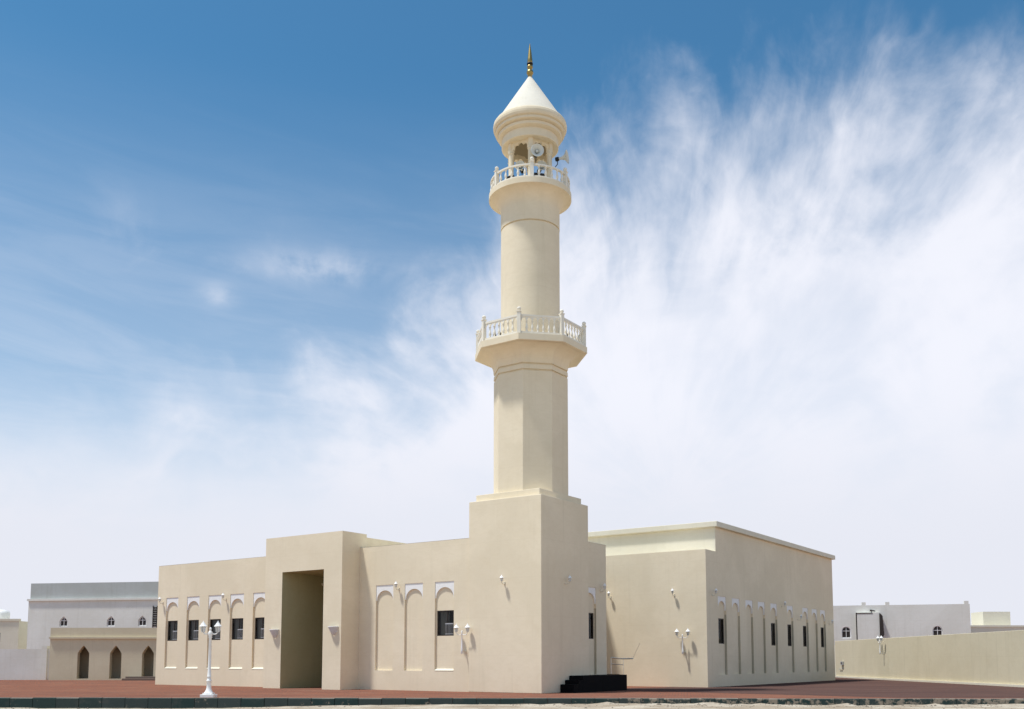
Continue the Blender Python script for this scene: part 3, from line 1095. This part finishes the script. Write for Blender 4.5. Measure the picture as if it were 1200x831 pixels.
def floodlight(label, loc, rz, s=1.0):
    t = thing('floodlight', label, 'floodlight', loc, rz, 'small black floodlights on the balconies')
    MB().box(-0.10 * s, 0.10 * s, -0.06 * s, 0.05 * s, 0.06 * s, 0.24 * s).build('housing', 'black_metal', t)
    MB().box(-0.08 * s, 0.08 * s, -0.075 * s, -0.06 * s, 0.08 * s, 0.22 * s).build('lens', 'dark_frame', t)
    MB().box(-0.13 * s, -0.105 * s, -0.02 * s, 0.02 * s, 0, 0.18 * s).box(0.105 * s, 0.13 * s, -0.02 * s, 0.02 * s, 0, 0.18 * s).box(-0.13 * s, 0.13 * s, -0.021 * s, 0.021 * s, -0.005, 0.018 * s).build('yoke', 'black_metal', t)
    return t


AXW = place(AX, AY)


def ring_at(r, deg, z):
    t = R(deg)
    return (AXW.x + r * math.sin(t), AXW.y - r * math.cos(t), z)


for deg, lab in ((-40, 'black floodlight behind upper railing, leftmost of four'), (-32, 'black floodlight behind upper railing, second from left'),
                 (9, 'black floodlight behind upper railing, just right of the middle post'), (19, 'black floodlight behind upper railing, rightmost of four')):
    floodlight(lab, ring_at(1.86, deg, zu + 0.05), R(deg), 1.25)
for deg, rr, lab in ((-46, 2.78, 'black floodlight at the foot of the lower railing, far left of three'), (-39, 2.76, 'black floodlight at the foot of the lower railing, middle of three'),
                     (46, 2.80, 'black floodlight at the foot of the lower railing, right of three')):
    floodlight(lab, ring_at(rr - 0.2, deg, 17.98), R(deg), 0.8)

# ------------------------------------------------------------------ wall lanterns


def lantern_parts(parent, x, y, z, s=1.0):
    """small hexagonal lantern; (x,y,z) is its base"""
    body = MB().lathe([(0.055 * s, 0.0), (0.065 * s, 0.02 * s), (0.105 * s, 0.235 * s)], 6, (x, y, z), smooth=False).build('lamp_glass', 'lamp_glass', parent)
    ribs = MB()
    for i in range(6):
        a = 2 * math.pi * i / 6
        ribs.tube((x + 0.066 * s * math.cos(a), y + 0.066 * s * math.sin(a), z + 0.01 * s), (x + 0.110 * s * math.cos(a), y + 0.110 * s * math.sin(a), z + 0.24 * s), 0.010 * s, n=4)
    ribs.build('lamp_frame', 'white_paint', body)
    MB().lathe([(0.155 * s, 0.225 * s), (0.155 * s, 0.245 * s), (0.105 * s, 0.30 * s), (0.05 * s, 0.385 * s), (0.02 * s, 0.40 * s), (0.03 * s, 0.425 * s), (0.005 * s, 0.46 * s)], 12, (x, y, z), smooth=False).build('lamp_cap', 'white_paint', parent)


def single_lamp(label, pos, rz):
    """pos: wall point (local to the building), lamp projects towards local -y of the lamp"""
    t = thing('wall_lantern', label, 'wall lamp', place(*pos), ROT + rz, 'single wall lanterns on the mosque')
    m_ = MB()
    m_.lathe([(0.045, -0.07), (0.045, 0.07)], 8, (0, -0.012, -0.17))
    m_.build('wall_plate', 'pale_plaster', t)
    pts = [(0, -0.02, -0.16), (0, -0.10, -0.22), (0, -0.20, -0.21), (0, -0.255, -0.15), (0, -0.26, -0.08)]
    MB().path(pts, 0.016, 6).build('arm', 'pale_plaster', t)
    lantern_parts(t, 0, -0.26, -0.09, 0.72)
    return t


q90 = math.pi / 2
single_lamp('single white wall lantern at the far left end of the long front', (-30.05, FRONT_Y, 5.55), 0)
single_lamp('single white wall lantern between third and fourth niches left of the porch', (-23.60, FRONT_Y, 5.55), 0)
single_lamp('single white wall lantern right of the first blank niche beside the porch', (-9.25, FRONT_Y, 5.60), 0)
single_lamp('single white wall lantern on the sunlit front of the minaret base', (-2.18, 0.0, 5.58), 0)
single_lamp('single white wall lantern on the shaded side of the minaret base', (0.0, 2.2, 5.62), q90)
single_lamp('single white wall lantern on the wing corner beside the narrow window niche', (-0.3, 6.25, 5.50), q90)
single_lamp('single white wall lantern at the inner corner of the hall wall, half behind the wing', (-4.28, HY0, 5.72), 0)
single_lamp('single white wall lantern above the twin lamp on the hall end wall', (0.12, HY0, 5.70), 0)
single_lamp('single white wall lantern at near corner of the long hall side', (HALL_X, 15.35, 5.68), q90)
single_lamp('single white wall lantern at the middle of the long hall side', (HALL_X, 27.4, 5.52), q90)
single_lamp('single white wall lantern hung lower, before the third window from the far end', (HALL_X, 30.75, 4.72), q90)
single_lamp('single white wall lantern at the far right end of the long hall side', (HALL_X, 38.2, 4.60), q90)
single_lamp('single white wall lantern high inside the entrance porch', (OX0, 1.85, 6.30), q90)


def twin_lamp(label, pos, rz, world_frame=False):
    loc = Vector(pos) if world_frame else place(*pos)
    t = thing('twin_wall_lamp', label, 'wall lamp', loc, rz if world_frame else ROT + rz, 'twin wall lamps')
    MB().lathe([(0.02, -1.06), (0.065, -1.0), (0.055, -0.85), (0.042, -0.5), (0.028, -0.05), (0.045, -0.03), (0.03, 0.0), (0.05, 0.05), (0.03, 0.11), (0.005, 0.14)], 12, (0, -0.33, 0)).build('stem', 'white_paint', t)
    MB().box(-0.03, 0.03, -0.33, -0.01, -0.96, -0.91).box(-0.05, 0.05, -0.02, 0.0, -1.02, -0.86).build('wall_bracket', 'pale_plaster', t)
    for sx in (-1, 1):
        pts = [(0, -0.33, -0.06), (sx * 0.12, -0.33, -0.10), (sx * 0.25, -0.33, -0.09), (sx * 0.34, -0.33, -0.01), (sx * 0.36, -0.33, 0.06)]
        MB().path(pts, 0.017, 6).build('arm', 'white_paint', t)
        lantern_parts(t, sx * 0.36, -0.33, 0.05, 0.95)
    return t


twin_lamp('white twin armed wall lamp beside the window niche left of the minaret base', (-4.68, FRONT_Y, 2.97), 0)
twin_lamp('white twin armed wall lamp on the end wall of the prayer hall', (0.76, HY0, 3.02), 0)


def bowl_light(label, pos):
    t = thing('bowl_uplight', label, 'wall lamp', place(*pos), ROT, 'bowl uplights flanking the entrance')
    prof_ = [(0.03, -0.44), (0.10, -0.40), (0.20, -0.27), (0.31, -0.05), (0.33, 0.0)]
    m_ = MB().lathe(prof_, 10, smooth=False, a0=math.pi, a1=2 * math.pi, caps=False)
    m_.lathe([(0.31, 0.0), (0.29, -0.05), (0.18, -0.24)], 10, smooth=False, a0=math.pi, a1=2 * math.pi, caps=False)
    m_.build('bowl', 'lamp_bowl', t)
    MB().lathe([(0.29, 0.0), (0.345, -0.005), (0.345, 0.035), (0.29, 0.04)], 14, smooth=False, a0=math.pi, a1=2 * math.pi, caps=False).build('rim', 'white_paint', t)
    MB().box(-0.25, 0.25, -0.02, 0.0, -0.28, 0.05).build('wall_plate', 'white_paint', t)
    return t


bowl_light('grey bowl uplight on the left pier of the entrance porch', (-17.45, PY, 3.32))
bowl_light('grey bowl uplight on the right pier of the entrance porch', (-12.72, PY, 3.40))

# ------------------------------------------------------------------ lamp post
post = thing('lamp_post', 'white two-lantern lamp post standing on the red paving near the kerb', 'lamp post', (-13.12, 42.1, 0))
base = MB().box(-0.29, 0.29, -0.29, 0.29, 0, 0.13).box(-0.21, 0.21, -0.21, 0.21, 0.13, 0.19)
bevel(base.build('plinth', 'white_paint', post), 0.012)
MB().lathe([(0.20, 0.19), (0.165, 0.24), (0.115, 0.34), (0.10, 0.42), (0.095, 0.68), (0.12, 0.70), (0.12, 0.73), (0.085, 0.75), (0.08, 0.86), (0.10, 0.88), (0.08, 0.91), (0.075, 1.05),
            (0.066, 1.10), (0.060, 2.55), (0.085, 2.58), (0.07, 2.64), (0.095, 2.70), (0.10, 2.80), (0.06, 2.86), (0.03, 2.90), (0.055, 2.94), (0.04, 3.0), (0.005, 3.03)], 16).build('shaft', 'white_paint', post)
for sx in (-1, 1):
    pts = [(sx * 0.06, 0, 2.76), (sx * 0.16, 0, 2.72), (sx * 0.26, 0, 2.74), (sx * 0.32, 0, 2.82)]
    MB().path(pts, 0.022, 8).build('arm', 'white_paint', post)
    lantern_parts(post, sx * 0.32, 0, 2.81, 1.08)

# ------------------------------------------------------------------ side steps and handrail
steps = thing('entrance_steps', 'black stone steps and landing against the shaded side of the minaret', 'steps', ORG, ROT)
SX = 0.80
bevel(MB().box(0.004, SX, 1.66, 2.10, 0, 0.41).build('step', 'black_granite', steps), 0.012)
bevel(MB().box(0.004, SX, 2.102, 2.50, 0, 0.62).build('step', 'black_granite', steps), 0.012)
bevel(MB().box(0.004, SX, 2.502, 4.49, 0, 0.83).build('landing', 'black_granite', steps), 0.012)
bevel(MB().box(-0.296, SX, 4.50, 7.10, 0, 0.83).build('landing', 'black_granite', steps), 0.012)
bevel(MB().box(-4.0, -0.3, 6.88, 8.3, 0, 0.83).build('landing', 'black_granite', steps), 0.012)
rail = thing('handrail', 'thin steel handrail above the black steps beside the hall wall', 'handrail', ORG, ROT)
MB().tube((-0.67, 8.0, 0.83), (-0.67, 8.0, 1.76), 0.022, n=8).build('post', 'steel', rail)
MB().path([(-0.67, 8.0, 1.745), (0.0, 7.98, 1.68), (0.74, 7.95, 1.69)], 0.036, 8).build('rail_bar', 'steel', rail)
MB().path([(-0.67, 8.0, 1.40), (0.10, 7.98, 1.35)], 0.022, 8).build('rail_bar', 'steel', rail)
MB().tube((0.12, 7.98, 0.0), (0.12, 7.98, 1.68), 0.012, n=6).build('post', 'steel', rail)
MB().tube((0.70, 7.95, 1.69), (1.16, 7.95, 2.52), 0.008, n=6).build('rod', 'steel', rail)

# ------------------------------------------------------------------ neighbouring houses and walls


def arch_pts(cx, hw_, z0, zs, rise, pointed=False, n=10):
    pts = [(cx - hw_, z0), (cx - hw_, zs)]
    for i in range(1, n):
        t = math.pi * (1 - i / n)
        f = math.sin(t)
        if pointed:
            f = 1 - abs(math.cos(t)) ** 1.25
        pts.append((cx + hw_ * math.cos(t), zs + rise * f))
    pts += [(cx + hw_, zs), (cx + hw_, z0)]
    return pts


def wall_with_arches(mb_, x0, x1, z0, z1, y, thick, arches):
    """solid wall facing -y with arched openings; arches: (cx, hw, zbase, zspring, rise, pointed)"""
    cur = x0
    for cx, hw_, zb, zs_, rise, ptd in sorted(arches):
        mb_.add([(cur, y, z0), (cx - hw_, y, z0), (cx - hw_, y, z1), (cur, y, z1)], [(0, 1, 2, 3)])
        if zb > z0:
            mb_.add([(cx - hw_, y, z0), (cx + hw_, y, z0), (cx + hw_, y, zb), (cx - hw_, y, zb)], [(0, 1, 2, 3)])
        pts = arch_pts(cx, hw_, zb, zs_, rise, ptd)
        for a, b in zip(pts[1:-2], pts[2:-1]):
            mb_.add([(a[0], y, a[1]), (b[0], y, b[1]), (b[0], y, z1), (a[0], y, z1)], [(0, 1, 2, 3)])
        loop = pts + ([pts[0]] if zb > z0 else [])
        for a, b in zip(loop[:-1], loop[1:]):
            mb_.add([(a[0], y, a[1]), (a[0], y + thick, a[1]), (b[0], y + thick, b[1]), (b[0], y, b[1])], [(0, 1, 2, 3)])
        cur = cx + hw_
    mb_.add([(cur, y, z0), (x1, y, z0), (x1, y, z1), (cur, y, z1)], [(0, 1, 2, 3)])


def arched_window(parent, cx, y, z0, zs_, rise, hw_, pointed, frame_mat='white_paint', rot_depth=0.12):
    pts = arch_pts(cx, hw_ - 0.02, z0 + 0.02, zs_, rise - 0.02, pointed)
    m_ = MB()
    n = len(pts)
    m_.add([(x, y + rot_depth, z) for x, z in pts], [tuple(range(n - 1, -1, -1))])
    w_ = m_.build('window', 'dark_frame', parent)
    fr_ = MB()
    fr_.box(cx - 0.025, cx + 0.025, y + rot_depth - 0.05, y + rot_depth - 0.01, z0 + 0.02, zs_ + rise - 0.05)
    fr_.box(cx - hw_ + 0.02, cx + hw_ - 0.02, y + rot_depth - 0.048, y + rot_depth - 0.012, zs_ - 0.03, zs_ + 0.02)
    inner_ = arch_pts(cx, hw_ - 0.10, z0 + 0.10, zs_, rise - 0.10, pointed)
    for i in range(n):
        j = (i + 1) % n
        a, b, c_, d_ = pts[i], pts[j], inner_[j], inner_[i]
        fr_.add([(a[0], y + rot_depth - 0.03, a[1]), (b[0], y + rot_depth - 0.03, b[1]), (c_[0], y + rot_depth - 0.03, c_[1]), (d_[0], y + rot_depth - 0.03, d_[1])], [(3, 2, 1, 0)])
    fr_.build('frame', frame_mat, w_)
    return w_


# low arcade block at the left
arc = thing('arcade_block', 'low cream arcade with pointed arch openings left of the mosque', 'building', (-34, 78.0, 0))
m = MB()
arches = []
for i in range(3):
    arches.append((4.72 - i * 2.6, 0.47, 0.12, 2.15, 0.62, True))
wall_with_arches(m, -3.2, 8.0, 0, 4.2, 0, 0.45, arches)
m.add([(8, 0, 0), (8, 6, 0), (8, 6, 4.2), (8, 0, 4.2)], [(0, 1, 2, 3)])
m.add([(-3.2, 6, 0), (-3.2, 0, 0), (-3.2, 0, 4.2), (-3.2, 6, 4.2)], [(0, 1, 2, 3)])
m.add([(-3.2, 0, 4.2), (8, 0, 4.2), (8, 6, 4.2), (-3.2, 6, 4.2)], [(0, 1, 2, 3)])
m.build('wall', 'wall_cream', arc)
MB().box(-3.25, 8.05, -0.14, 0.02, 3.32, 3.46).build('string_course', 'wall_cream', arc)
m = MB()
m.add([(-3.2, 2.0, 0), (8, 2.0, 0), (8, 2.0, 4.1), (-3.2, 2.0, 4.1)], [(0, 1, 2, 3)])
m.build('inner_wall', 'wall_cream', arc)
for cx, hw_, *_ in arches:
    MB().box(cx - 0.05, cx + 0.75, 1.93, 1.99, 0.1, 2.2).build('door', 'dark_frame', arc)
bevel(MB().box(3.2, 8.0, -1.3, -0.02, 0, 0.16).box(3.2, 8.0, -0.6, -0.021, 0.16, 0.30).build('front_step', 'stone_step', arc), 0.01)

# two-storey villa behind it
vl = thing('villa', 'pale grey two storey villa with arched windows behind the left arcade', 'building', (-46, 97.2, 0), R(-10))
m = MB()
win = [(9.6, 0.44, 4.95, 5.55, 0.42, True), (6.2, 0.44, 4.95, 5.55, 0.42, True), (1.0, 0.44, 4.95, 5.55, 0.42, True)]
wall_with_arches(m, -3, 12.2, -0.1, 7.75, 0, 0.15, win)
m.add([(12.2, 0, -0.1), (12.2, 12, -0.1), (12.2, 12, 7.75), (12.2, 0, 7.75)], [(0, 1, 2, 3)])
m.add([(-3, 12, -0.1), (-3, 0, -0.1), (-3, 0, 7.75), (-3, 12, 7.75)], [(0, 1, 2, 3)])
m.build('wall', 'villa_plaster', vl)
for cx, hw_, z0, zs_, rise, ptd in win:
    arched_window(vl, cx, 0, z0, zs_, rise, hw_, ptd)
MB().box(-3.1, 12.3, -0.15, 12.1, 7.55, 7.76).build('ledge', 'villa_plaster', vl)
MB().box(-2.9, 12.1, 0.1, 11.9, 7.76, 9.35).build('parapet', 'villa_grey', vl)
sh = MB()
for i in range(9):
    sh.box(10.78, 11.15, -0.06, -0.02, 4.9 + 0.22 * i, 5.05 + 0.22 * i)
sh.box(10.72, 10.78, -0.07, -0.015, 4.8, 6.95).box(11.15, 11.21, -0.07, -0.015, 4.8, 6.95)
sh.build('shutter', 'dark_frame', vl)

# villa at the right with a roof parapet and stair block
vr = thing('villa', 'off-white flat roofed villa behind the boundary wall at the right', 'building', (36.0, 100.0, 0), R(-15))
m = MB()
win = [(-1.38, 0.48, 3.86, 4.62, 0.50, False), (7.4, 0.48, 3.86, 4.62, 0.50, False)]
wall_with_arches(m, -9, 10.5, -0.1, 7.25, 0, 0.15, win)
m.add([(-9, 12, -0.1), (-9, 0, -0.1), (-9, 0, 7.25), (-9, 12, 7.25)], [(0, 1, 2, 3)])
m.add([(10.5, 0, -0.1), (10.5, 12, -0.1), (10.5, 12, 7.25), (10.5, 0, 7.25)], [(0, 1, 2, 3)])
m.add([(-9, 0, 7.25), (10.5, 0, 7.25), (10.5, 12, 7.25), (-9, 12, 7.25)], [(0, 1, 2, 3)])
m.build('wall', 'villa_plaster', vr)
for cx, hw_, z0, zs_, rise, ptd in win:
    arched_window(vr, cx, 0, z0, zs_, rise, hw_, ptd)
for x in (0.42, 2.72, 10.2):
    MB().box(x - 0.2, x + 0.2, 0.004, 0.4, 7.25, 7.56).build('parapet_post', 'villa_plaster', vr)
st = MB().box(-0.32, 1.85, -0.45, -0.003, 0, 6.48).build('stair_block', 'villa_plaster', vr)
MB().box(-0.36, 1.2, -0.48, -0.451, 6.38, 6.46).box(-0.42, -0.321, -0.46, -0.30, 3.4, 6.48).build('dark_edge_strip', 'dark_frame', st)  # dark strips along the top and left edges of the stair block
MB().prism([(1.90, 3.6), (2.25, 4.2), (2.15, 6.1), (1.90, 6.4)], -0.7, -0.02).build('dark_gap_wedge', 'dark_frame', vr)  # added dark wedge standing in for a gap beside the stair block
MB().tube((1.15, -0.2, 6.48), (1.15, -0.2, 6.66), 0.04).tube((0.98, -0.2, 6.72), (1.5, -0.2, 6.64), 0.09, 0.05).build('vent_pipe', 'dark_frame', vr)



def plain_house(name, label, loc, w, dep, h, mat, openings, extra=None):
    t = thing(name, label, 'building', loc)
    m_ = MB()
    hs = [(x - a / 2, x + a / 2, z0, z1) for x, a, z0, z1 in openings]
    facade(m_, 0, w, -0.1, h, hs, lambda s_, dd, z_: (s_, dd, z_))
    for x0_, x1_, z0, z1 in hs:
        for quad in ([(x0_, 0, z0), (x0_, 0.2, z0), (x0_, 0.2, z1), (x0_, 0, z1)], [(x1_, 0.2, z0), (x1_, 0, z0), (x1_, 0, z1), (x1_, 0.2, z1)],
                     [(x0_, 0, z1), (x0_, 0.2, z1), (x1_, 0.2, z1), (x1_, 0, z1)], [(x0_, 0, z0), (x1_, 0, z0), (x1_, 0.2, z0), (x0_, 0.2, z0)]):
            m_.add(quad, [(0, 1, 2, 3)])
    m_.box(0, w, 0, dep, -0.1, h, skip=('front', 'bottom'))
    m_.build('wall', mat, t)
    for x0_, x1_, z0, z1 in hs:
        w_ = MB().add([(x0_, 0.18, z0), (x1_, 0.18, z0), (x1_, 0.18, z1), (x0_, 0.18, z1)], [(0, 1, 2, 3)]).build('window', 'dark_frame', t)
        MB().box(x0_ + 0.003, x0_ + 0.06, 0.12, 0.175, z0 + 0.003, z1 - 0.003).box(x1_ - 0.06, x1_ - 0.003, 0.12, 0.175, z0 + 0.003, z1 - 0.003).box((x0_ + x1_) / 2 - 0.03, (x0_ + x1_) / 2 + 0.03, 0.12, 0.174, z0 + 0.003, z1 - 0.003).build('frame', 'white_paint', w_)
    MB().box(-0.08, w + 0.08, -0.08, 0.25, h, h + 0.22).build('coping', mat, t)
    MB().box(w * 0.3, w * 0.3 + 3.2, 2.0, 5.0, h, h + 1.9).build('stair_head', mat, t)
    tk = MB().lathe([(0.75, 0), (0.78, 0.9), (0.7, 1.15), (0.25, 1.3)], 16, (w * 0.72, 3.0, h)).build('water_tank', 'white_paint', t)
    return t


plain_house('house', 'plain cream single storey house at the far left edge', (-62.5, 99, 0), 12.0, 10, 5.6, 'pale_plaster', [(2.2, 1.2, 3.0, 4.4), (6.8, 1.2, 3.0, 4.4), (9.8, 0.7, 3.4, 4.4)])
plain_house('house', 'low cream house behind the boundary wall at the far right edge', (50.5, 112, 0), 17.0, 10, 5.4, 'pale_plaster', [(3.0, 1.3, 2.9, 4.3), (8.4, 1.3, 2.9, 4.3)])
lw = thing('garden_wall', 'low pale garden wall left of the arcade block', 'wall', (-37.3, 79.0, 0))
MB().box(-26.0, 0.0, 0.0, 0.25, 0, 2.5).build('wall_panel', 'villa_plaster', lw)
for i in range(6):
    MB().box(-26.0 + i * 5.0, -25.55 + i * 5.0, -0.1, 0.35, 0, 2.75).build('pier', 'villa_plaster', lw)

# cream boundary wall running towards the road at the right
bw = thing('boundary_wall', 'plain cream boundary wall running toward the road at the right', 'wall', (30.3, 90.9, 0))
m = MB()
m.box(0, 0.25, -46.0, 0.0, 0, 3.38)
bevel(m.build('wall_panel', 'wall_cream', bw), 0.02)
MB().box(-0.14, -0.003, -46.0, -0.02, 0, 0.14).build('base_kerb', 'pale_plaster', bw)
MB().lathe([(1.5, 0.0), (1.5, 3.02)], 16, (1.5, -0.02, 0), a0=math.pi / 2, a1=math.pi, caps=False).build('rounded_end', 'pale_plaster', bw)
twin_lamp('white twin armed lamp on the cream boundary wall at the far right', (30.29, 78.9, 3.12), -math.pi / 2, True)
tap = thing('utility_box', 'small grey meter box low on the boundary wall beside the mosque', 'meter box', (30.29, 88.8, 1.3))
MB().box(-0.16, 0.0, -0.22, 0.22, -0.14, 0.18).build('housing', 'grille_metal', tap)
MB().path([(-0.06, 0.1, -0.14), (-0.06, 0.1, -0.5), (-0.06, 0.9, -0.52)], 0.025, 6).build('pipe', 'grille_metal', tap)
MB().box(-0.175, -0.162, -0.14, 0.14, -0.06, 0.12).build('cover', 'dark_frame', tap)
